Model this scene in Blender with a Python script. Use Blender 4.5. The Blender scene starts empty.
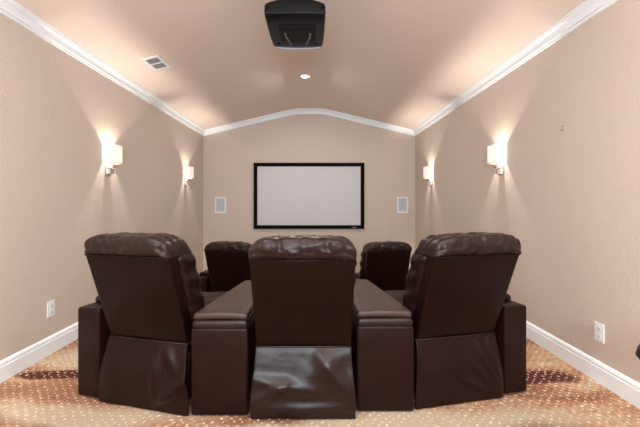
import bpy, bmesh, math, random
from mathutils import Vector, Matrix, noise
random.seed(7)
R = math.radians
PI = math.pi
scn = bpy.context.scene
C = scn.collection

# ------------------------------------------------------------------ camera
F = 355.0                      # focal length in pixels of a 640 px wide frame
VX, VY, EYE = 314.5, 203.0, 1.2
cam = bpy.data.cameras.new('camera')
cam.sensor_width = 36.0
cam.lens = F / 640 * 36.0
cam.shift_x = (320 - VX) / 640
cam.shift_y = -(213.5 - VY) / 640
cam.clip_start = 0.05
camo = bpy.data.objects.new('camera', cam)
camo.location = (0, 0, EYE)
camo.rotation_euler = (R(90), 0, 0)
C.objects.link(camo)
scn.camera = camo

# ------------------------------------------------------------------ world, view, light
w = bpy.data.worlds.new('world')
scn.world = w
w.use_nodes = True
w.node_tree.nodes['Background'].inputs[0].default_value = (0.75, 0.86, 1.0, 1)
w.node_tree.nodes['Background'].inputs[1].default_value = 1.0
scn.view_settings.view_transform = 'Standard'
scn.view_settings.look = 'None'
scn.view_settings.gamma = 1
scn.view_settings.use_curve_mapping = False
scn.view_settings.exposure = 0.12

XL, XR, YB, YR = -2.11, 1.91, 6.73, -1.9     # walls: left, right, screen wall, rear wall
XC = (XL + XR) / 2
LOW = -0.30                                  # floor level of the front row
STEP = 3.38                                  # edge of the raised rear row

def area(name, loc, rot, sx, sy, power, col):
    l = bpy.data.lights.new(name, 'AREA')
    l.shape = 'RECTANGLE'; l.size = sx; l.size_y = sy; l.energy = power; l.color = col
    o = bpy.data.objects.new(name, l); o.location = loc; o.rotation_euler = rot
    C.objects.link(o); return o
# cool lamp added at an unseen rear window, for overall brightness
area('added_daylight', (-0.1, YR + 0.06, 1.45), (R(90), 0, 0), 2.3, 1.5, 42, (0.74, 0.89, 1.0))
# unseen fill lamp added at the back to brighten ceiling and room
area('room_fill', (-0.1, -1.5, 1.6), (R(122), 0, 0), 2.2, 0.8, 112, (0.88, 0.94, 1.0))
CAN_W = 20       # recessed lamp
SCONCE_W = 27   # sconce bulb
CANS = [(-0.13, 4.96), (-0.95, 1.0), (0.75, 1.0), (-0.95, -0.9), (0.75, -0.9)]  # first lamp is seen; the others are unseen, added for overall brightness

# ------------------------------------------------------------------ materials
def newmat(name):
    m = bpy.data.materials.new(name); m.use_nodes = True
    nt = m.node_tree; b = nt.nodes['Principled BSDF']
    return m, nt, b
def simple(name, col, rough=0.5, metal=0.0, emit=None, es=0.0, bump=None, spec=None):
    m, nt, b = newmat(name)
    b.inputs['Base Color'].default_value = (*col, 1)
    b.inputs['Roughness'].default_value = rough
    b.inputs['Metallic'].default_value = metal
    if spec is not None: b.inputs['Specular IOR Level'].default_value = spec
    if emit:
        b.inputs['Emission Color'].default_value = (*emit, 1)
        b.inputs['Emission Strength'].default_value = es
    if bump:
        add_bump(nt, b, *bump)
    return m
def add_bump(nt, b, scale, strength, dist, detail=3):
    tc = nt.nodes.new('ShaderNodeTexCoord')
    n = nt.nodes.new('ShaderNodeTexNoise'); n.inputs['Scale'].default_value = scale; n.inputs['Detail'].default_value = detail
    nt.links.new(tc.outputs['Object'], n.inputs['Vector'])
    bp = nt.nodes.new('ShaderNodeBump'); bp.inputs['Strength'].default_value = strength; bp.inputs['Distance'].default_value = dist
    nt.links.new(n.outputs['Fac'], bp.inputs['Height'])
    nt.links.new(bp.outputs['Normal'], b.inputs['Normal'])
    return bp

M_wall = simple('wall_paint', (0.59, 0.505, 0.442), 0.72, bump=(55, 0.5, 0.007, 2))
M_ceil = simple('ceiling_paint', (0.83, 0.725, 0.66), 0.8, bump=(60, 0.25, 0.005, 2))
M_trim = simple('white_trim_paint', (0.84, 0.90, 0.95), 0.35)
M_plate = simple('white_plastic', (0.80, 0.84, 0.88), 0.4)
M_slot = simple('dark_slot', (0.05, 0.05, 0.05), 0.6)
M_grille = simple('speaker_cloth', (0.50, 0.53, 0.58), 0.8, bump=(900, 0.3, 0.001))
M_black = simple('black_velvet_frame', (0.003, 0.003, 0.003), 0.8, spec=0.1)
M_screen = simple('screen_fabric', (0.60, 0.62, 0.645), 0.9)
M_emblem = simple('grey_emblem', (0.25, 0.25, 0.26), 0.4)
M_chrome = simple('brushed_nickel', (0.62, 0.60, 0.57), 0.22, 1.0)
M_proj = simple('black_projector_shell', (0.005, 0.006, 0.007), 0.35, spec=0.2)
M_proj2 = simple('matt_black_plastic', (0.004, 0.004, 0.004), 0.55, spec=0.2)
M_grey = simple('dark_grey_rubber', (0.12, 0.125, 0.12), 0.45)
M_lavender = simple('pale_lavender', (0.55, 0.54, 0.62), 0.35, 0.2)
M_glassy = simple('lens_glass', (0.02, 0.02, 0.03), 0.05)
M_ventdark = simple('duct_dark', (0.10, 0.10, 0.10), 0.8)
M_shade = simple('lit_shade_fabric', (0.85, 0.82, 0.76), 0.8, emit=(1.0, 0.95, 0.87), es=0.42)
M_bulb = simple('glowing_bulb', (1, 1, 1), 0.5, emit=(1.0, 0.82, 0.6), es=6)
M_canlens = simple('recessed_lamp_glow', (1, 1, 1), 0.5, emit=(1.0, 0.93, 0.82), es=9)
M_wood = simple('dark_wood', (0.03, 0.017, 0.012), 0.4)
m, nt, b = newmat('window_glass')
b.inputs['Transmission Weight'].default_value = 1; b.inputs['Roughness'].default_value = 0.0; b.inputs['IOR'].default_value = 1.1
M_glass = m

def leather(name, col, rough=0.36, spec=0.16):
    m, nt, b = newmat(name)
    L = nt.links.new
    tc = nt.nodes.new('ShaderNodeTexCoord')
    n = nt.nodes.new('ShaderNodeTexNoise'); n.inputs['Scale'].default_value = 7; n.inputs['Detail'].default_value = 4
    L(tc.outputs['Object'], n.inputs['Vector'])
    r = nt.nodes.new('ShaderNodeValToRGB')
    r.color_ramp.elements[0].position = 0.3; r.color_ramp.elements[0].color = (*[c * 0.85 for c in col], 1)
    r.color_ramp.elements[1].position = 0.75; r.color_ramp.elements[1].color = (*[c * 1.25 for c in col], 1)
    L(n.outputs['Fac'], r.inputs['Fac']); L(r.outputs['Color'], b.inputs['Base Color'])
    b.inputs['Roughness'].default_value = rough
    b.inputs['Specular IOR Level'].default_value = spec
    v = nt.nodes.new('ShaderNodeTexVoronoi'); v.inputs['Scale'].default_value = 260
    L(tc.outputs['Object'], v.inputs['Vector'])
    bp = nt.nodes.new('ShaderNodeBump'); bp.inputs['Strength'].default_value = 0.12; bp.inputs['Distance'].default_value = 0.001
    L(v.outputs['Distance'], bp.inputs['Height'])
    n2 = nt.nodes.new('ShaderNodeTexNoise'); n2.inputs['Scale'].default_value = 16; n2.inputs['Detail'].default_value = 3
    L(tc.outputs['Object'], n2.inputs['Vector'])
    bp2 = nt.nodes.new('ShaderNodeBump'); bp2.inputs['Strength'].default_value = 0.22; bp2.inputs['Distance'].default_value = 0.01
    L(n2.outputs['Fac'], bp2.inputs['Height']); L(bp.outputs['Normal'], bp2.inputs['Normal'])
    L(bp2.outputs['Normal'], b.inputs['Normal'])
    return m
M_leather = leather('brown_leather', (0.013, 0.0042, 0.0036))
M_leather_pale = leather('brown_leather_top', (0.017, 0.0075, 0.0066), 0.38, 0.30)  # paler and glossier than the main leather
M_lid_lit = leather('brown_leather_lid_lit', (0.050, 0.028, 0.023), 0.42, 0.4)  # lid tops: light on the upturned face put into a paler colour
M_shiny = leather('glossy_leather_skirt', (0.012, 0.0045, 0.004), 0.33, 0.34)
M_vinyl = leather('brown_leather_back', (0.008, 0.0024, 0.0018), 0.36, 0.13)
M_under = simple('black_underside', (0.006, 0.005, 0.005), 0.8)

def carpet():
    m, nt, b = newmat('patterned_carpet')
    N = nt.nodes.new; L = nt.links.new
    tc = N('ShaderNodeTexCoord')
    # warp
    nw = N('ShaderNodeTexNoise'); nw.inputs['Scale'].default_value = 1.6; nw.inputs['Detail'].default_value = 2
    L(tc.outputs['Object'], nw.inputs['Vector'])
    sb = N('ShaderNodeVectorMath'); sb.operation = 'SUBTRACT'; sb.inputs[1].default_value = (0.5, 0.5, 0.5); L(nw.outputs['Color'], sb.inputs[0])
    sc = N('ShaderNodeVectorMath'); sc.operation = 'SCALE'; sc.inputs['Scale'].default_value = 0.30; L(sb.outputs[0], sc.inputs[0])
    wp = N('ShaderNodeVectorMath'); wp.operation = 'ADD'; L(tc.outputs['Object'], wp.inputs[0]); L(sc.outputs[0], wp.inputs[1])
    # blotches, drawn out across the room
    st = N('ShaderNodeVectorMath'); st.operation = 'MULTIPLY'; st.inputs[1].default_value = (1.3, 4.2, 1); L(wp.outputs[0], st.inputs[0])
    n1 = N('ShaderNodeTexNoise'); n1.inputs['Scale'].default_value = 1.0; n1.inputs['Detail'].default_value = 3
    L(st.outputs[0], n1.inputs['Vector'])
    cr = N('ShaderNodeValToRGB'); e = cr.color_ramp.elements
    e[0].position = 0.28; e[0].color = (0.17, 0.07, 0.045, 1)
    e[1].position = 0.72; e[1].color = (0.50, 0.41, 0.30, 1)
    for p, c in ((0.42, (0.28, 0.135, 0.08, 1)), (0.53, (0.42, 0.235, 0.14, 1)), (0.61, (0.42, 0.31, 0.21, 1))):
        x = e.new(p); x.color = c
    L(n1.outputs['Fac'], cr.inputs['Fac'])
    # fine mottling
    n3 = N('ShaderNodeTexNoise'); n3.inputs['Scale'].default_value = 35; n3.inputs['Detail'].default_value = 4
    L(tc.outputs['Object'], n3.inputs['Vector'])
    mr = N('ShaderNodeMapRange'); mr.inputs[1].default_value = 0.3; mr.inputs[2].default_value = 0.7; mr.inputs[3].default_value = 0.65; mr.inputs[4].default_value = 1.3
    L(n3.outputs['Fac'], mr.inputs[0])
    mm = N('ShaderNodeVectorMath'); mm.operation = 'SCALE'; L(cr.outputs['Color'], mm.inputs[0]); L(mr.outputs[0], mm.inputs['Scale'])
    col = mm.outputs[0]
    sx = N('ShaderNodeSeparateXYZ'); L(wp.outputs[0], sx.inputs[0])
    # woven swooshes: (cx, cy, rx, ry, colour)
    def blob(col, cx, cy, rx, ry, c, soft=0.25):
        a = N('ShaderNodeMath'); a.operation = 'SUBTRACT'; a.inputs[1].default_value = cx; L(sx.outputs['X'], a.inputs[0])
        a2 = N('ShaderNodeMath'); a2.operation = 'DIVIDE'; a2.inputs[1].default_value = rx; L(a.outputs[0], a2.inputs[0])
        d = N('ShaderNodeMath'); d.operation = 'SUBTRACT'; d.inputs[1].default_value = cy; L(sx.outputs['Y'], d.inputs[0])
        d2 = N('ShaderNodeMath'); d2.operation = 'DIVIDE'; d2.inputs[1].default_value = ry; L(d.outputs[0], d2.inputs[0])
        cb = N('ShaderNodeCombineXYZ'); L(a2.outputs[0], cb.inputs[0]); L(d2.outputs[0], cb.inputs[1])
        ln = N('ShaderNodeVectorMath'); ln.operation = 'LENGTH'; L(cb.outputs[0], ln.inputs[0])
        m2 = N('ShaderNodeMapRange'); m2.inputs[1].default_value = 1 - soft; m2.inputs[2].default_value = 1 + soft
        m2.inputs[3].default_value = 1; m2.inputs[4].default_value = 0; L(ln.outputs['Value'], m2.inputs[0])
        mx = N('ShaderNodeMix'); mx.data_type = 'RGBA'; mx.inputs[7].default_value = (*c, 1)
        L(m2.outputs[0], mx.inputs[0]); L(col, mx.inputs[6])
        return mx.outputs[2]
    for args in BLOBS: col = blob(col, *args)
    # cream dots on a staggered grid
    P = 0.054
    def grid(ox, oy):
        q = N('ShaderNodeVectorMath'); q.operation = 'ADD'; q.inputs[1].default_value = (ox + 10, oy + 10, 0); L(tc.outputs['Object'], q.inputs[0])
        nj = N('ShaderNodeTexNoise'); nj.inputs['Scale'].default_value = 22; L(tc.outputs['Object'], nj.inputs['Vector'])
        j2 = N('ShaderNodeVectorMath'); j2.operation = 'SCALE'; j2.inputs['Scale'].default_value = 0.055; L(nj.outputs['Color'], j2.inputs[0])
        j3 = N('ShaderNodeVectorMath'); j3.operation = 'ADD'; L(q.outputs[0], j3.inputs[0]); L(j2.outputs[0], j3.inputs[1])
        q1 = N('ShaderNodeVectorMath'); q1.operation = 'MULTIPLY'; q1.inputs[1].default_value = (1 / P, 0.9 / P, 0); L(j3.outputs[0], q1.inputs[0])
        q2 = N('ShaderNodeVectorMath'); q2.operation = 'FRACTION'; L(q1.outputs[0], q2.inputs[0])
        q3 = N('ShaderNodeVectorMath'); q3.operation = 'SUBTRACT'; q3.inputs[1].default_value = (0.5, 0.5, 0); L(q2.outputs[0], q3.inputs[0])
        q4 = N('ShaderNodeVectorMath'); q4.operation = 'LENGTH'; L(q3.outputs[0], q4.inputs[0])
        mm = N('ShaderNodeMapRange'); mm.inputs[1].default_value = 0.08; mm.inputs[2].default_value = 0.16; mm.inputs[3].default_value = 1; mm.inputs[4].default_value = 0
        L(q4.outputs['Value'], mm.inputs[0]); return mm.outputs[0]
    g1, g2 = grid(0, 0), grid(P / 2, P / 1.8)
    ad = N('ShaderNodeMath'); ad.operation = 'MAXIMUM'; L(g1, ad.inputs[0]); L(g2, ad.inputs[1])
    n4 = N('ShaderNodeTexNoise'); n4.inputs['Scale'].default_value = 9; L(tc.outputs['Object'], n4.inputs['Vector'])
    m4 = N('ShaderNodeMapRange'); m4.inputs[1].default_value = 0.35; m4.inputs[2].default_value = 0.6; m4.inputs[3].default_value = 0.25; m4.inputs[4].default_value = 0.85
    L(n4.outputs['Fac'], m4.inputs[0])
    ml = N('ShaderNodeMath'); ml.operation = 'MULTIPLY'; L(ad.outputs[0], ml.inputs[0]); L(m4.outputs[0], ml.inputs[1])
    mx = N('ShaderNodeMix'); mx.data_type = 'RGBA'; mx.inputs[7].default_value = (0.80, 0.70, 0.57, 1)
    L(ml.outputs[0], mx.inputs[0]); L(col, mx.inputs[6])
    L(mx.outputs[2], b.inputs['Base Color'])
    b.inputs['Roughness'].default_value = 0.95
    b.inputs['Specular IOR Level'].default_value = 0.1
    bp = N('ShaderNodeBump'); bp.inputs['Strength'].default_value = 0.5; bp.inputs['Distance'].default_value = 0.004
    n5 = N('ShaderNodeTexNoise'); n5.inputs['Scale'].default_value = 220; L(tc.outputs['Object'], n5.inputs['Vector'])
    L(n5.outputs['Fac'], bp.inputs['Height']); L(bp.outputs['Normal'], b.inputs['Normal'])
    return m
MAROON = (0.085, 0.026, 0.020); CREAM = (0.46, 0.375, 0.275); RUST = (0.30, 0.145, 0.085)
BLOBS = [(-1.70, 2.50, 0.42, 0.085, MAROON, .15), (1.40, 2.50, 0.38, 0.085, MAROON, .15),
         (-1.75, 2.80, 0.35, 0.12, CREAM, 0.5), (-1.35, 2.03, 0.62, 0.09, CREAM, 0.4), (0.75, 1.97, 0.75, 0.09, CREAM, 0.4),
         (-0.2, 1.93, 0.35, 0.05, CREAM, 0.5), (-1.75, 2.28, 0.4, 0.08, RUST, 0.5)]
M_carpet = carpet()

# ------------------------------------------------------------------ mesh helpers
def obj(name, bm, mat, parent=None, smooth=False, loc=None, recalc=True):
    if recalc: bmesh.ops.recalc_face_normals(bm, faces=bm.faces)
    me = bpy.data.meshes.new(name); bm.to_mesh(me); bm.free()
    me.materials.append(mat)
    if smooth:
        for p in me.polygons: p.use_smooth = True
    o = bpy.data.objects.new(name, me); C.objects.link(o)
    if parent: o.parent = parent
    if loc: o.location = loc
    return o
def struct(name, bm, mat, parent=None, **k):
    o = obj(name, bm, mat, parent, **k)
    if not parent: o['kind'] = 'structure'
    return o
def tag(o, label, cat, group=None):
    o['label'] = label; o['category'] = cat
    if group: o['group'] = group
    return o
def thing(name, label, cat, loc=(0, 0, 0), rotz=0, group=None):
    o = bpy.data.objects.new(name, None); C.objects.link(o)
    o.empty_display_size = 0.1
    o.location = loc; o.rotation_euler = (0, 0, rotz)
    return tag(o, label, cat, group)
def add_box(bm, x0, x1, y0, y1, z0, z1, bev=0.0):
    vs = [bm.verts.new((x, y, z)) for z in (z0, z1) for (x, y) in ((x0, y0), (x1, y0), (x1, y1), (x0, y1))]
    fs = [bm.faces.new([vs[i] for i in q]) for q in ((0, 3, 2, 1), (4, 5, 6, 7), (0, 1, 5, 4), (1, 2, 6, 5), (2, 3, 7, 6), (3, 0, 4, 7))]
    if bev:
        es = list({e for f in fs for e in f.edges})
        bmesh.ops.bevel(bm, geom=es, offset=bev, segments=2, profile=0.7, affect='EDGES')
def bx(*a, bev=0.0):
    bm = bmesh.new(); add_box(bm, *a, bev=bev); return bm
def add_prism(bm, pts, axis, a, b_):
    """extrude the polygon pts along axis ('x','y','z') from a to b_"""
    def mk(p, t):
        return {'y': (p[0], t, p[1]), 'x': (t, p[0], p[1]), 'z': (p[0], p[1], t)}[axis]
    A = [bm.verts.new(mk(p, a)) for p in pts]; B = [bm.verts.new(mk(p, b_)) for p in pts]
    bm.faces.new(A); bm.faces.new(B[::-1])
    n = len(pts)
    for i in range(n): bm.faces.new([A[i], B[i], B[(i + 1) % n], A[(i + 1) % n]])
def add_loft(bm, rings, cap=True):
    vr = [[bm.verts.new(p) for p in r] for r in rings]
    n = len(vr[0])
    for a, b_ in zip(vr, vr[1:]):
        for i in range(n): bm.faces.new([a[i], a[(i + 1) % n], b_[(i + 1) % n], b_[i]])
    if cap: bm.faces.new(vr[0][::-1]); bm.faces.new(vr[-1])
def add_tube(bm, pts, r, seg=10):
    pts = [Vector(p) for p in pts]; rings = []
    for i, p in enumerate(pts):
        t = (pts[min(i + 1, len(pts) - 1)] - pts[max(i - 1, 0)]).normalized()
        u = t.orthogonal().normalized() if i == 0 else (u - t * u.dot(t)).normalized()
        v = t.cross(u)
        rings.append([p + (u * math.cos(2 * PI * k / seg) + v * math.sin(2 * PI * k / seg)) * r for k in range(seg)])
    add_loft(bm, rings)
def add_lathe(bm, prof, cx=0, cy=0, seg=32, cap=True):
    add_loft(bm, [[(cx + r * math.cos(2 * PI * k / seg), cy + r * math.sin(2 * PI * k / seg), z) for k in range(seg)] for r, z in prof], cap)

def axis_coords(h, r, n):
    k = [r * (1 - math.cos(i / 4 * PI / 2)) for i in range(5)]
    mid = [(-h + r) + (2 * h - 2 * r) * i / n for i in range(1, n)]
    lo = [-h + v for v in k]
    return lo + mid + [-v for v in reversed(lo)]
def softbox(sx, sy, sz, r, n=(8, 3, 8), fn=None, center=(0, 0, 0)):
    """box with rounded edges, fine enough to be shaped by fn(x, y, z) given in local metres"""
    h = (sx / 2, sy / 2, sz / 2); r = min(r, *[v * 0.999 for v in h])
    ax = [axis_coords(h[i], r, n[i]) for i in range(3)]
    bm = bmesh.new(); vd = {}
    def V(i, j, k):
        if (i, j, k) in vd: return vd[(i, j, k)]
        p = Vector((ax[0][i], ax[1][j], ax[2][k]))
        inner = Vector([max(-(h[t] - r), min(h[t] - r, p[t])) for t in range(3)])
        d = p - inner
        if d.length > 1e-9: p = inner + d.normalized() * r
        p = p + Vector(center)
        if fn: p = Vector(fn(p))
        vd[(i, j, k)] = bm.verts.new(p); return vd[(i, j, k)]
    nx, ny, nz = [len(a) - 1 for a in ax]
    for (A, B_, fixed) in ((0, 1, 2), (0, 2, 1), (1, 2, 0)):
        NA, NB, NF = (nx, ny, nz)[A], (nx, ny, nz)[B_], (nx, ny, nz)[fixed]
        for s in (0, NF):
            for a in range(NA):
                for b_ in range(NB):
                    q = []
                    for da, db in ((0, 0), (1, 0), (1, 1), (0, 1)):
                        idx = [0, 0, 0]; idx[A] = a + da; idx[B_] = b_ + db; idx[fixed] = s
                        q.append(V(*idx))
                    bm.faces.new(q if s else q[::-1])
    return bm
def nz3(p, s, seed=0):
    return noise.noise(Vector((p[0] * s + seed, p[1] * s + seed * 1.7, p[2] * s - seed)))

# ------------------------------------------------------------------ room
ZE, ZP, FLAT, SL = 2.56, 2.975, 0.28, 0.24
def ceil_z(x):
    t = abs(x - XC) - FLAT
    s = 0.05
    return ZP - SL * s * math.log(1 + math.exp(min(t / s, 50)))
NX = 48
xs = [XL + (XR - XL) * i / NX for i in range(NX + 1)]
# floor: raised part under the rear row, lower part in front
bm = bmesh.new()
add_prism(bm, [(YR - .1, -0.5), (YB + .1, -0.5), (YB + .1, LOW), (STEP, LOW), (STEP, -0.02), (STEP - 0.02, 0), (YR - .1, 0)], 'x', XL - 0.1, XR + 0.1)
struct('floor', bm, M_carpet)
# ceiling
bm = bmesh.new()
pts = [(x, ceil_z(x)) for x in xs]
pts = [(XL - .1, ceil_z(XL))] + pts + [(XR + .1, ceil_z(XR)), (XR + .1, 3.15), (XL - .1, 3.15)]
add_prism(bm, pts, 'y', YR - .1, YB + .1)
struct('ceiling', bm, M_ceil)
struct('wall_left', bx(XL - 0.1, XL, YR - .1, YB + .1, LOW, ZE + .01), M_wall)
struct('wall_right', bx(XR, XR + 0.1, YR - .1, YB + .1, LOW, ZE + .01), M_wall)
bm = bmesh.new()
add_prism(bm, [(XL, LOW), (XR, LOW)] + [(x, ceil_z(x) + .004) for x in reversed(xs)], 'y', YB, YB + .1)
struct('wall_back', bm, M_wall)
# rear wall behind the camera; its unseen window is added for the daylight lamp
WX0, WX1, WZ0, WZ1 = -1.25, 1.05, 0.7, 2.2
bm = bmesh.new()
add_box(bm, XL, WX0, YR - .1, YR, 0, 2.55); add_box(bm, WX1, XR, YR - .1, YR, 0, 2.55)
add_box(bm, WX0, WX1, YR - .1, YR, 0, WZ0); add_box(bm, WX0, WX1, YR - .1, YR, WZ1, 2.55)
add_prism(bm, [(x, ceil_z(x) + .004) for x in xs] + [(XR, 2.55), (XL, 2.55)], 'y', YR - .1, YR)
struct('wall_rear', bm, M_wall)
bm = bmesh.new()
for a in ((WX0 - .07, WX0, WZ0 - .07, WZ1 + .07), (WX1, WX1 + .07, WZ0 - .07, WZ1 + .07), (WX0, WX1, WZ0 - .07, WZ0), (WX0, WX1, WZ1, WZ1 + .07), (-.13, -.07, WZ0, WZ1)):
    add_box(bm, a[0], a[1], YR - .06, YR + .02, a[2], a[3])
wf = struct('added_window_1', bm, M_trim)
obj('pane', bx(WX0, WX1, YR - .05, YR - .044, WZ0, WZ1), M_glass, wf)

# crown moulding
CP = [(0, 0), (.068, 0), (.068, .014), (.058, .014), (.057, .024), (.040, .027), (.030, .036), (.024, .050), (.022, .060), (.026, .062), (.026, .070), (.012, .072), (.012, .086), (0, .088)]
def crown_side(name, sgn):
    xw = XL if sgn > 0 else XR
    bm = bmesh.new(); rings = []
    for end in (0, 1):
        ring = []
        for o_, d in CP:
            x = xw + sgn * o_
            ring.append((x, (YR if end == 0 else YB - o_), ceil_z(x) - d + 0.002))
        rings.append(ring)
    add_loft(bm, rings); struct(name, bm, M_trim)
crown_side('trim_1', 1); crown_side('trim_2', -1)
bm = bmesh.new(); rings = []
for i in range(NX + 1):
    ring = []
    for o_, d in CP:
        a, b_ = XL + o_, XR - o_
        x = a + (b_ - a) * i / NX
        dd = d * (1 + 0.10 * 1)
        ring.append((x, YB - o_, ceil_z(x) - dd + 0.002))
    rings.append(ring)
add_loft(bm, rings); struct('trim_3', bm, M_trim)

# baseboards
BP = [(0, 0), (.018, 0), (.018, .100), (.014, .106), (.014, .114), (.016, .118), (.012, .130), (.006, .138), (0, .140)]
def base(name, rings_f):
    bm = bmesh.new()
    for a in rings_f: add_loft(bm, a)
    struct(name, bm, M_trim)
def side_rings(xw, s):
    return [[[(xw + s * o_, y, z0 + h) for o_, h in BP] for y in (ya, yb)] for (ya, yb, z0) in ((YR, STEP, 0), (STEP, YB, LOW))]
base('baseboard_left', side_rings(XL, 1)); base('baseboard_right', side_rings(XR, -1))
base('baseboard_back', [[[(x, YB - o_, LOW + h) for o_, h in BP] for x in (XL, XR)]])
base('baseboard_rear', [[[(x, YR + o_, h) for o_, h in BP] for x in (XL, XR)]])

# ------------------------------------------------------------------ recliners
def ridge(u, v, ridges):
    s = 0
    for (u0, v0, u1, v1, amp, wd) in ridges:
        du, dv = u1 - u0, v1 - v0
        t = max(0, min(1, ((u - u0) * du + (v - v0) * dv) / (du * du + dv * dv)))
        d = math.hypot(u - u0 - t * du, v - v0 - t * dv)
        s += amp * math.exp(-(d / wd) ** 2) * (0.45 + 0.55 * math.sin(PI * min(1, max(0, t * 0.9 + 0.05))))
    return s
SKIRTS = {
 'middle': [(-.27, .22, .05, .16, .022, .035), (-.26, .10, -.10, .20, .020, .030), (.27, .12, .10, .34, .022, .045), (-.2, .06, .25, .07, .014, .03), (.25, .38, .02, .22, .010, .05)],
 'left':   [(.10, .36, .07, .10, .022, .022), (.14, .38, .20, .25, .018, .03), (.13, .10, .27, .20, .026, .03), (.08, .05, .22, .13, .018, .02), (-.24, .36, -.20, .05, .012, .05)],
 'right':  [(.24, .03, .02, .14, .014, .018), (.24, .03, .06, .26, .016, .02), (.24, .04, .14, .34, .018, .018), (.25, .05, .215, .36, .016, .014), (.23, .02, -.10, .04, .010, .02)],
 'plain':  [(-.2, .1, .2, .12, .012, .04)],
}
def make_recliner(label, loc, yaw, lean=0.19, arms=(), skirt='middle', seed=0, group=None, inner=0, flare=.075, side=0.0):
    """origin at the middle of the back skirt's hem on the floor; +y is where the sitter looks"""
    t = thing('recliner', label, 'recliner', loc, R(yaw), group)
    W = 0.555
    def sw(z): return side * (z - .388) / .517          # slight sideways set of the back
    ZB, ZS = 0.388, 0.905               # panel bottom, seam under the headrest
    k = lean / (ZS - ZB)
    def back_y(z): return 0.045 - k * (z - ZB)       # rear face of the back
    # the side towards the wedge console tapers to the front
    def tp(p):
        x, y, z = p
        if inner and x * inner > 0: x *= 1 - .34 * max(0, min(1, y / .93))
        return Vector((x, y, z))
    obj('body', softbox(.53, .76, .28, .02, (2, 6, 2), tp, center=(0, .47, .18)), M_leather, t, True)
    for sx_ in (-.18, .18):
        for yy in (.16, .78):
            bm = bmesh.new(); add_lathe(bm, [(.022, 0), (.026, .045)], sx_, yy, 12); obj('foot', bm, M_under, t)
    # seat cushion, footrest
    def fseat(p):
        x, y, z = tp(p)
        if z > .375: z += .025 * math.cos(x / .27 * PI / 2) - .012 * math.exp(-((y - .55) / .02) ** 2) + .008 * nz3(p, 9, seed)
        return (x, y, z)
    obj('seat', softbox(.54, .66, .14, .05, (14, 16, 3), fseat, (0, .60, .375)), M_leather, t, True)
    def ffoot(p):
        x, y, z = tp(p)
        if y > .93: y += .02 * abs(math.cos((z - .1) / .32 * PI * 1.5)) + .006 * nz3(p, 10, seed)
        return (x, y, z)
    obj('footrest', softbox(.54, .07, .36, .03, (10, 2, 18), ffoot, (0, .925, .23)), M_leather, t, True)
    # rear shell: flat panel that leans back
    def fpanel(p):
        x, y, z = p
        f = (z - ZB) / (ZS - ZB)
        x *= 0.975 + 0.03 * f
        if y < 0: y -= .010 * math.cos(max(-1, min(1, x / .28)) * PI / 2) * math.sin(PI * max(0, min(1, f)))
        return (x + sw(z), y + .045 + back_y(z), z)
    obj('back_panel', softbox(W, .09, ZS - ZB + .01, .018, (12, 2, 16), fpanel, (0, 0, (ZB + ZS) / 2)), M_vinyl, t, True)
    bm = bmesh.new()
    wl = W / 2 * .975
    add_tube(bm, [(-wl, back_y(ZB) + .075, ZB), (-wl, back_y(ZB) - .002, ZB), (-wl * .5, back_y(ZB) - .006, ZB), (wl * .5, back_y(ZB) - .006, ZB), (wl, back_y(ZB) - .002, ZB), (wl, back_y(ZB) + .075, ZB)], .005, 8)
    hem = obj('piping', bm, M_leather_pale, t, True)
    # front cushion: three tufted rolls
    def fcush(p):
        x, y, z = p
        f = (z - .40) / .50
        fy = (y - .02) / .13
        roll = abs(math.cos(f * PI * 3)) ** .5
        tuft = math.exp(-(min(abs(x - a) for a in (-.14, 0, .14)) / .02) ** 2)
        edge = math.exp(-((abs(x) - .285) / .08) ** 2)
        y2 = y + (.010 * roll - .015 * tuft) * (1 if fy > .3 else 0)
        # side creases fanning out of the seams between rolls
        cr = 0.010 * math.sin(f * PI * 3 * 3 + 2.2 * fy) * max(0, min(1, (abs(x) - .22) / .05))
        x2 = x + math.copysign(.007 * roll + cr * .5, x) * max(0, min(1, (abs(x) - .2) / .07)) + .004 * nz3(p, 14, seed)
        return (x2 * (0.955 + .045 * f) + sw(z), y2 + .095 + back_y(z), z + .004 * nz3(p, 12, seed + 3))
    obj('back_cushion', softbox(.585, .17,   .54, .06, (22, 8, 42), fcush, (0, .075, .65)), M_leather, t, True)
    # headrest: padded roll folded over the top, gathered by short creases
    rnd = random.Random(seed)
    cre = [(-.205 + rnd.uniform(-.02, .02)), (-.11 + rnd.uniform(-.02, .02)), (.0 + rnd.uniform(-.02, .02)), (.115 + rnd.uniform(-.02, .02)), (.20 + rnd.uniform(-.02, .02))]
    cz = ZS + .052
    def fhead(p):
        x, y, z = p
        g = max(0, (z - cz + .02) / .079)
        y *= 1 - .24 * g ** 2.2
        p = Vector((x, y, z))
        r = Vector((0, y, z - cz)); L = r.length
        ang = math.atan2(z - cz, y)
        d = 0
        for i, a in enumerate(cre):
            aa = a + .03 * math.sin(ang * 1.5 + i)
            d -= .008 * math.exp(-((x - aa) / .012) ** 2) * (0.35 + .65 * abs(math.sin(ang * 1.3 + i * 1.1)))
        d += .008 * math.exp(-((x - .05) / .2) ** 2) + .008 * nz3((x, ang * .12, 0), 13, seed + 9) + .006 * nz3(p, 30, seed)
        # ruffled ends
        e = max(0, (abs(x) - .20) / .08)
        d += .007 * math.sin(ang * 7 + seed) * min(1, e)
        if L > 1e-6:
            y += r.y / L * d; z += r.z / L * d
        f = z - ZS
        # the lower rear lip tucks in at the seam
        if y < 0 and f < .03: y += .010 * (1 - max(0, f + .005) / .035)
        z -= .050 * max(0, (abs(x) - .13) / .155) ** 3 * max(0, min(1, (z - ZS + .01) / .06))
        return (x + sw(z), y + .112 + back_y(z if z < ZS + .15 else ZS + .15), z)
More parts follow.
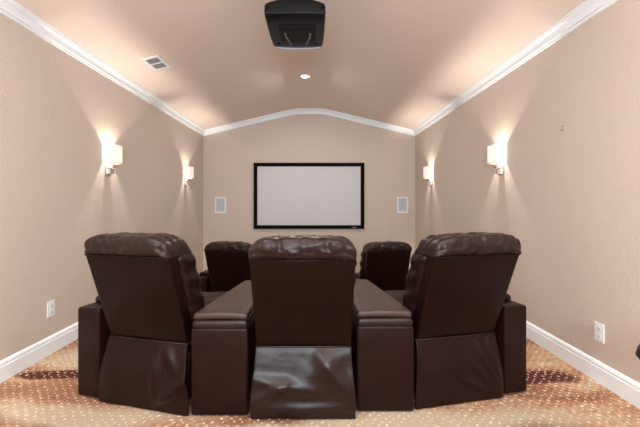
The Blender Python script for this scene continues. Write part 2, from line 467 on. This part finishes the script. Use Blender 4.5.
    obj('headrest', softbox(.566, .240, .118, .030, (46, 16, 8), fhead, (0, 0, cz)), M_leather_pale, t, True)
    bm = bmesh.new()
    zs = ZS - .004
    add_tube(bm, [(q * W / 2 + side, back_y(zs) + e, zs) for q, e in ((-1, .03), (-.97, -.001), (0, -.004), (.97, -.001), (1, .03))], .0045, 8)
    obj('piping', bm, M_vinyl, t, True)
    # loose skirt hanging from the panel to the floor
    rd = SKIRTS[skirt]
    def fskirt(p):
        x, y, z = p
        u = x; v = z
        g = 1 - z / ZB
        xx = x * (0.985 + flare * math.sin(min(1, g * 1.15) * PI / 2) ** 2)
        d = ridge(u, v, rd) + .006 * nz3((x, 0, z), 7, seed + 4) * min(1, g * 4) + .02 * math.sin(PI * min(1, g))
        return (xx, y - d * min(1, (ZB - z) / .03 + .05) + .050 - .045 * g + (.0 if g < .9 else 0), z)
    bm = softbox(.550, .014, ZB - .006, .005, (52, 1, 40), fskirt, (0, 0, (ZB - .006) / 2 + .004))
    obj('skirt', bm, M_shiny if skirt == 'middle' else M_leather, t, True)
    # side arms
    for s in arms:
        xa = s * (.313 + .0875)
        a = obj('arm', softbox(.165, .86, .545, .016, (4, 6, 6), None, (xa, .44, .2825)), M_leather, t, True)
        def farm(p):
            x, y, z = p
            if z > .54: z += .012 * math.cos((x - xa) / .08 * PI / 2)
            return (x, y, z)
        obj('arm_pad', softbox(.160, .74, .05, .022, (8, 14, 3), farm, (xa, .50, .566)), M_leather_pale, a, True)
    return t

def make_console(label, loc, w, outer, yaw=0):
    """wedge arm between two recliners; outer = side (-1 / 1) that tapers towards the screen"""
    t = thing('wedge_console', label, 'console', loc, R(yaw), 'wedge consoles of the back row')
    L = .86
    def taper(p, grow=0.0):
        x, y, z = p
        f = max(0, min(1, y / L))
        # outer side moves in, front end rounded off
        k = 1 - .86 * f - 1.2 * max(0, f - .8) ** 2
        if (x * outer) > 0: x *= k
        return (x, y, z)
    obj('body', softbox(w, L, .49, .014, (6, 24, 4), taper, (0, L / 2, .25)), M_leather, t, True)
    def low(p):
        p = taper(p); x, y, z = p
        return (x, y, z + .002 * nz3(p, 12, 1))
    obj('lower_pad', softbox(w - .004, L + .0, .052, .020, (10, 26, 2), low, (0, L / 2 + .004, .512)), M_leather_pale, t, True)
    def pad(p):
        p = taper(p); x, y, z = p
        z += .006 * math.cos(max(-1, min(1, x / w * 2)) * PI / 2)
        return (x, y, z)
    obj('lid_pad', softbox(w - .006, L - .01, .042, .018, (10, 30, 2), pad, (0, L / 2 + .012, .554)), M_lid_lit, t, True)
    return t

G = 'back row recliners on the raised carpet'
make_recliner('dark brown leather recliner seen square from behind, middle of the back row', (-.063, 1.965, 0), 0, .17, (), 'middle', 1)
make_recliner('dark brown leather recliner angled in at the left end of the back row', (-1.005, 2.065, 0), -14.5, .14, (-1,), 'left', 2, None, 1, .13, -.035)
make_recliner('dark brown leather recliner angled in at the right end of the back row', (.875, 2.12, 0), 13, .17, (1,), 'right', 3, None, -1, .10, .03)
make_console('brown leather wedge console between the left end and middle recliners of the back row', (-.535, 1.99, 0), .320, -1)
make_console('brown leather wedge console between the middle and right end recliners of the back row', (.407, 2.03, 0), .330, 1)
make_recliner('dark leather recliner in the lower front row, left of the projection screen', (-1.055, 4.42, LOW), -9, .17, (-1, 1), 'plain', 5)
make_recliner('dark leather recliner in the lower front row, right of the projection screen', (.895, 4.42, LOW), 9, .17, (-1, 1), 'plain', 6)

# ------------------------------------------------------------------ screen wall
def wall_pt(px, py, d): return ((px - VX) / F * d, EYE - (py - VY) / F * d)
x0, z1 = wall_pt(254, 163, YB); x1, z0 = wall_pt(364, 228.7, YB)
t = thing('projection_screen', 'wide projection screen with a black frame, mounted on the end wall', 'screen', ((x0 + x1) / 2, YB, z0))
hw, hh, fw = (x1 - x0) / 2, z1 - z0, .068
bm = bmesh.new()
for a in ((-hw, hw, 0, fw), (-hw, hw, hh - fw, hh), (-hw, -hw + fw, fw, hh - fw), (hw - fw, hw, fw, hh - fw)):
    add_box(bm, a[0], a[1], -.045, -.002, a[2], a[3], bev=.003)
fr = obj('frame', bm, M_black, t)
obj('screen_surface', bx(-hw + fw - .005, hw - fw + .005, -.03, -.012, fw - .005, hh - fw + .005), M_screen, t)
bm = bmesh.new(); add_lathe(bm, [(.012, 0), (.012, .002)], 0, 0, 16)
for v in bm.verts: v.co = Vector((v.co.x * 3.2, -v.co.z, v.co.y * .8))
obj('emblem', bm, M_emblem, fr, loc=(hw - .19, -.0455, .026))

for k, (pa, pb, lab) in enumerate(((215, 226, 'small white in-wall speaker with grey grille, left of the screen'), (397, 408, 'small white in-wall speaker with grey grille, right of the screen'))):
    xa, zt = wall_pt(pa, 197, YB); xb, zb = wall_pt(pb, 213, YB)
    t = thing('wall_speaker', lab, 'speaker', ((xa + xb) / 2, YB, zb), 0, 'in-wall speakers beside the screen')
    h2, H2 = (xb - xa) / 2, zt - zb
    bm = bmesh.new()
    for a in ((-h2, h2, 0, .026), (-h2, h2, H2 - .026, H2), (-h2, -h2 + .026, .026, H2 - .026), (h2 - .026, h2, .026, H2 - .026)):
        add_box(bm, a[0], a[1], -.012, -.001, a[2], a[3])
    obj('frame', bm, M_plate, t)
    obj('grille', bx(-h2 + .026, h2 - .026, -.009, -.003, .026, H2 - .026), M_grille, t)

# ------------------------------------------------------------------ sconces
def make_sconce(label, side, y):
    xw = XL if side < 0 else XR
    t = thing('wall_sconce', label, 'wall lamp', (xw, y, 1.70), 0 if side < 0 else PI, 'wall sconces')
    hw, z0, z1, xo = .085, -.09, .09, .105
    bm = bmesh.new(); th = .003
    add_box(bm, xo - th, xo, -hw, hw, z0, z1)
    add_box(bm, .006, xo - th, -hw, -hw + th, z0, z1)
    add_box(bm, .006, xo - th, hw - th, hw, z0, z1)
    obj('shade', bm, M_shade, t)
    bm = bmesh.new()
    for z in (z0 - .006,):
        add_box(bm, xo - .006, xo + .002, -hw - .002, hw + .002, z, z + .006)
        add_box(bm, .001, xo - .006, -hw - .002, -hw + .005, z, z + .006)
        add_box(bm, .001, xo - .006, hw - .005, hw + .002, z, z + .006)
    obj('shade_frame', bm, M_chrome, t)
    obj('back_plate', bx(.0005, .018, -.045, .045, -.215, -.125, bev=.003), M_chrome, t)
    bm = bmesh.new()
    add_box(bm, .018, .052, -.030, .030, -.205, -.150, bev=.003)
    add_box(bm, .018, .075, -.006, .006, -.140, -.130)
    add_box(bm, .063, .075, -.006, .006, -.140, -.080)
    obj('arm', bm, M_chrome, t)
    bm = bmesh.new(); add_lathe(bm, [(.011, -.085), (.011, -.062), (.004, -.060)], .069, 0, 14); obj('socket', bm, M_plate, t)
    bm = bmesh.new(); add_lathe(bm, [(.004, -.060), (.010, -.052), (.012, -.042), (.009, -.032), (.003, -.028)], .069, 0, 14)
    obj('bulb', bm, M_bulb, t, True)
    l = bpy.data.lights.new('sconce_light', 'POINT'); l.energy = SCONCE_W; l.color = (1.0, 0.88, 0.76); l.shadow_soft_size = .012
    l.use_nodes = True; ln = l.node_tree; fo = ln.nodes.new('ShaderNodeLightFalloff'); fo.inputs['Strength'].default_value = 1.0
    em = [n for n in ln.nodes if n.type == 'EMISSION'][0]; ln.links.new(fo.outputs['Linear'], em.inputs['Strength'])
    lo = bpy.data.objects.new('sconce_light', l); lo.parent = t; lo.location = (.070, 0, .018); C.objects.link(lo)
    return t
for y, wh in ((3.62, 'nearer to the camera'), (5.80, 'farther from the camera, close to the end wall')):
    make_sconce('lit white wall sconce on left wall, ' + wh, -1, y)
    make_sconce('lit white wall sconce on right wall, ' + wh, 1, y)
make_sconce('lit wall sconce on left wall beside the camera, outside the picture', -1, 1.42)
make_sconce('lit wall sconce on right wall beside the camera, outside the picture', 1, 1.42)

# ------------------------------------------------------------------ outlets and hook
def outlet(label, side, y, z):
    xw = XL if side < 0 else XR
    t = thing('wall_outlet', label, 'outlet', (xw, y, z), 0 if side < 0 else PI, 'white wall outlets')
    obj('cover_plate', bx(.0005, .008, -.038, .038, -.062, .062, bev=.002), M_plate, t)
    for s in (-1, 1):
        r_ = obj('receptacle', bx(.008, .011, -.018, .018, s * .026 - .016, s * .026 + .016, bev=.001), M_plate, t)
        bm = bmesh.new()
        add_box(bm, .011, .0115, -.009, -.006, s * .026 - .006, s * .026 + .007)
        add_box(bm, .011, .0115, .006, .009, s * .026 - .006, s * .026 + .007)
        add_box(bm, .011, .0115, -.003, .003, s * .026 - .013, s * .026 - .009)
        obj('slots', bm, M_slot, r_)
outlet('white duplex wall outlet low on the left wall', -1, F * -XL / 264, .355)
outlet('white duplex wall outlet low on the right wall', 1, F * XR / 285.5, .335)
t = thing('wall_hook', 'tiny empty metal hook high on the right wall', 'hook', (XR, 2.73, 1.79), PI)
bm = bmesh.new(); add_lathe(bm, [(.007, 0), (.007, .003)], 0, 0, 14)
for v in bm.verts: v.co = Vector((v.co.z + .0005, v.co.y, v.co.x))
obj('rosette', bm, M_chrome, t)
bm = bmesh.new(); add_tube(bm, [(.002, 0, 0), (.014, 0, -.004), (.018, 0, -.014), (.012, 0, -.024), (.005, 0, -.018)], .0025, 8)
add_box(bm, .001, .01, -.012, .012, -.03, -.026)
obj('hook_wire', bm, M_chrome, t, True)

# ------------------------------------------------------------------ ceiling: lamps, vent, projector
def can(label, x, y, k):
    z = ceil_z(x)
    sl = 0 if abs(x - XC) < .3 else (1 if x < XC else -1) * math.atan(SL)
    t = thing('recessed_light', label, 'ceiling light', (x, y, z), 0, 'recessed ceiling lights')
    t.rotation_euler = (0, -sl, 0)
    bm = bmesh.new()
    add_loft(bm, [[(r * math.cos(2 * PI * q / 40), r * math.sin(2 * PI * q / 40), zz) for q in range(40)] for r, zz in ((.056, -.001), (.078, -.001), (.078, -.006), (.062, -.012), (.056, -.010), (.056, -.001))], cap=False)
    obj('trim_ring', bm, M_trim, t, True)
    bm = bmesh.new(); add_lathe(bm, [(.055, -.002), (.055, -.006)], 0, 0, 32); obj('lens', bm, M_canlens, t)
    l = bpy.data.lights.new('recessed_lamp', 'AREA'); l.shape = 'DISK'; l.size = .10; l.energy = CAN_W * (1.1 if k == 0 else 1); l.color = (1.0, .94, .86)
    lo = bpy.data.objects.new('recessed_lamp', l); lo.parent = t; lo.location = (0, 0, -.014); C.objects.link(lo)
for i, (x, y) in enumerate(CANS):
    lab = ['lit round recessed ceiling light beyond the projector',
           'added recessed ceiling light over the left side, outside the picture', 'added recessed ceiling light over the right side, outside the picture',
           'added recessed ceiling light at the rear left, behind the camera', 'added recessed ceiling light at the rear right, behind the camera'][i]
    can(lab, x, y, i)

vx, vy = -1.655, 3.72
t = thing('ceiling_vent', 'white rectangular air vent in the left slope of the ceiling', 'vent', (vx, vy, ceil_z(vx)))
t.rotation_euler = (0, -math.atan(SL), 0)
bm = bmesh.new()
a, b_ = .088, .15
for q in ((-a, a, -b_, -b_ + .026), (-a, a, b_ - .026, b_), (-a, -a + .026, -b_ + .026, b_ - .026), (a - .026, a, -b_ + .026, b_ - .026), (-a + .026, a - .026, -.008, .008)):
    add_box(bm, q[0], q[1], q[2], q[3], -.010, -.0005)
obj('frame', bm, M_trim, t)
obj('duct_opening', bx(-a + .02, a - .02, -b_ + .02, b_ - .02, -.003, -.0008), M_ventdark, t)
for s in (-1, 1):
    for k in range(5):
        xk = -a + .036 + k * .026
        bm = bmesh.new()
        add_prism(bm, [(xk - .005, -.008), (xk + .003, -.0035), (xk + .004, -.0045), (xk - .004, -.009)], 'y', min(s * .010, s * (b_ - .028)), max(s * .010, s * (b_ - .028)))
        obj('louver', bm, M_lavender, t)

# projector hung upside down from the flat strip of the ceiling
PXc, PY0, PY1, PZ0, PZ1 = -.150, 2.70, 3.26, 2.625, 2.765
t = thing('projector', 'large black video projector hanging from the middle of the ceiling', 'projector', (PXc, (PY0 + PY1) / 2, ceil_z(PXc)))
zc = ceil_z(PXc); yc = (PY0 + PY1) / 2; D2 = (PY1 - PY0) / 2
def fproj(p):
    x, y, z = p
    f = y / D2
    x *= 1 - .05 * max(0, f) ** 2
    y += (1 if y > 0 else -.4) * .03 * (math.cos(x / .24 * PI / 2) - .3)
    if z > PZ0 - zc + .07: z -= .042 * (abs(x) / .235) ** 2.2
    if z < PZ0 - zc + .05: z += .012 * max(0, -f - .75) * 4
    return (x, y, z)
cs = obj('casing', softbox(.470, D2 * 2, PZ1 - PZ0, .022, (20, 12, 4), fproj, (0, 0, (PZ0 + PZ1) / 2 - zc)), M_proj, t, True)
zb = PZ0 - zc
obj('underside_plate', softbox(.30, .30, .014, .006, (6, 6, 1), None, (.01, .02, zb - .002)), M_proj2, t, True)
obj('rear_port_panel', softbox(.40, .012, .075, .005, (8, 1, 2), lambda p: (p[0], p[1] - .4 * .03 * (math.cos(p[0] / .24 * PI / 2) - .3), p[2]), (0, -D2 - .001, (PZ0 + PZ1) / 2 - zc - .008)), M_proj2, t, True)
for s in (-1, 1):
    bm = bmesh.new()
    add_tube(bm, [(.01 + s * .105, -.02, zb - .006), (.01 + s * .100, .06, zb - .010), (.01 + s * .080, .13, zb - .012), (.01 + s * .066, .20, zb - .006)], .008, 8)
    obj('rail', bm, M_grey, t, True)
for s in (-1, 1):
    for yy in (-.2, .2):
        bm = bmesh.new(); add_lathe(bm, [(.014, zb + .012), (.014, zb - .006), (.010, zb - .010)], s * .17, yy, 16)
        obj('foot', bm, M_proj2, t, True)
bm = bmesh.new(); rings = []
for i in range(17):
    x = -.20 + i * .025
    y = D2 + .03 * (math.cos(x / .24 * PI / 2) - .3)
    rings.append([(x, y - .012, zb + .006), (x, y + .006, zb + .006), (x, y + .006, zb - .008), (x, y - .012, zb - .008)])
add_loft(bm, rings); obj('front_lip_glint', bm, M_lavender, t)  # front lip; its lavender reflection is put into the strip's colour
bm = bmesh.new(); add_lathe(bm, [(.052, -.012), (.052, .02), (.046, .024), (.040, .016), (.036, .012)], 0, 0, 28)
for v in bm.verts: v.co = Vector((v.co.x, D2 + v.co.z + .018, v.co.y + (PZ0 + PZ1) / 2 - zc))
obj('lens', bm, M_glassy, t, True)
bm = bmesh.new()
add_lathe(bm, [(.028, PZ1 - zc - .01), (.028, -.012)], 0, 0, 20)
add_lathe(bm, [(.075, -.012), (.075, -.0005)], 0, 0, 28)
add_box(bm, -.15, .15, -.03, .03, PZ1 - zc - .006, PZ1 - zc + .010)
obj('ceiling_mount', bm, M_plate, t)

# padded stool whose seat edge enters the picture at the right
t = thing('padded_stool', 'dark round padded stool, its seat edge just inside the right edge of the picture', 'stool', (1.424, 1.32, 0))
bm = bmesh.new(); add_lathe(bm, [(.10, .615), (.155, .620), (.172, .638), (.165, .665), (.12, .678), (.02, .682)], 0, 0, 36)
for v in bm.verts: v.co.z -= .045
obj('seat', bm, M_leather, t, True)
for k in range(4):
    an = PI / 4 + k * PI / 2
    bm = bmesh.new(); add_tube(bm, [(.08 * math.cos(an), .08 * math.sin(an), .571), (.13 * math.cos(an), .13 * math.sin(an), 0)], .014, 10); obj('leg', bm, M_wood, t, True)
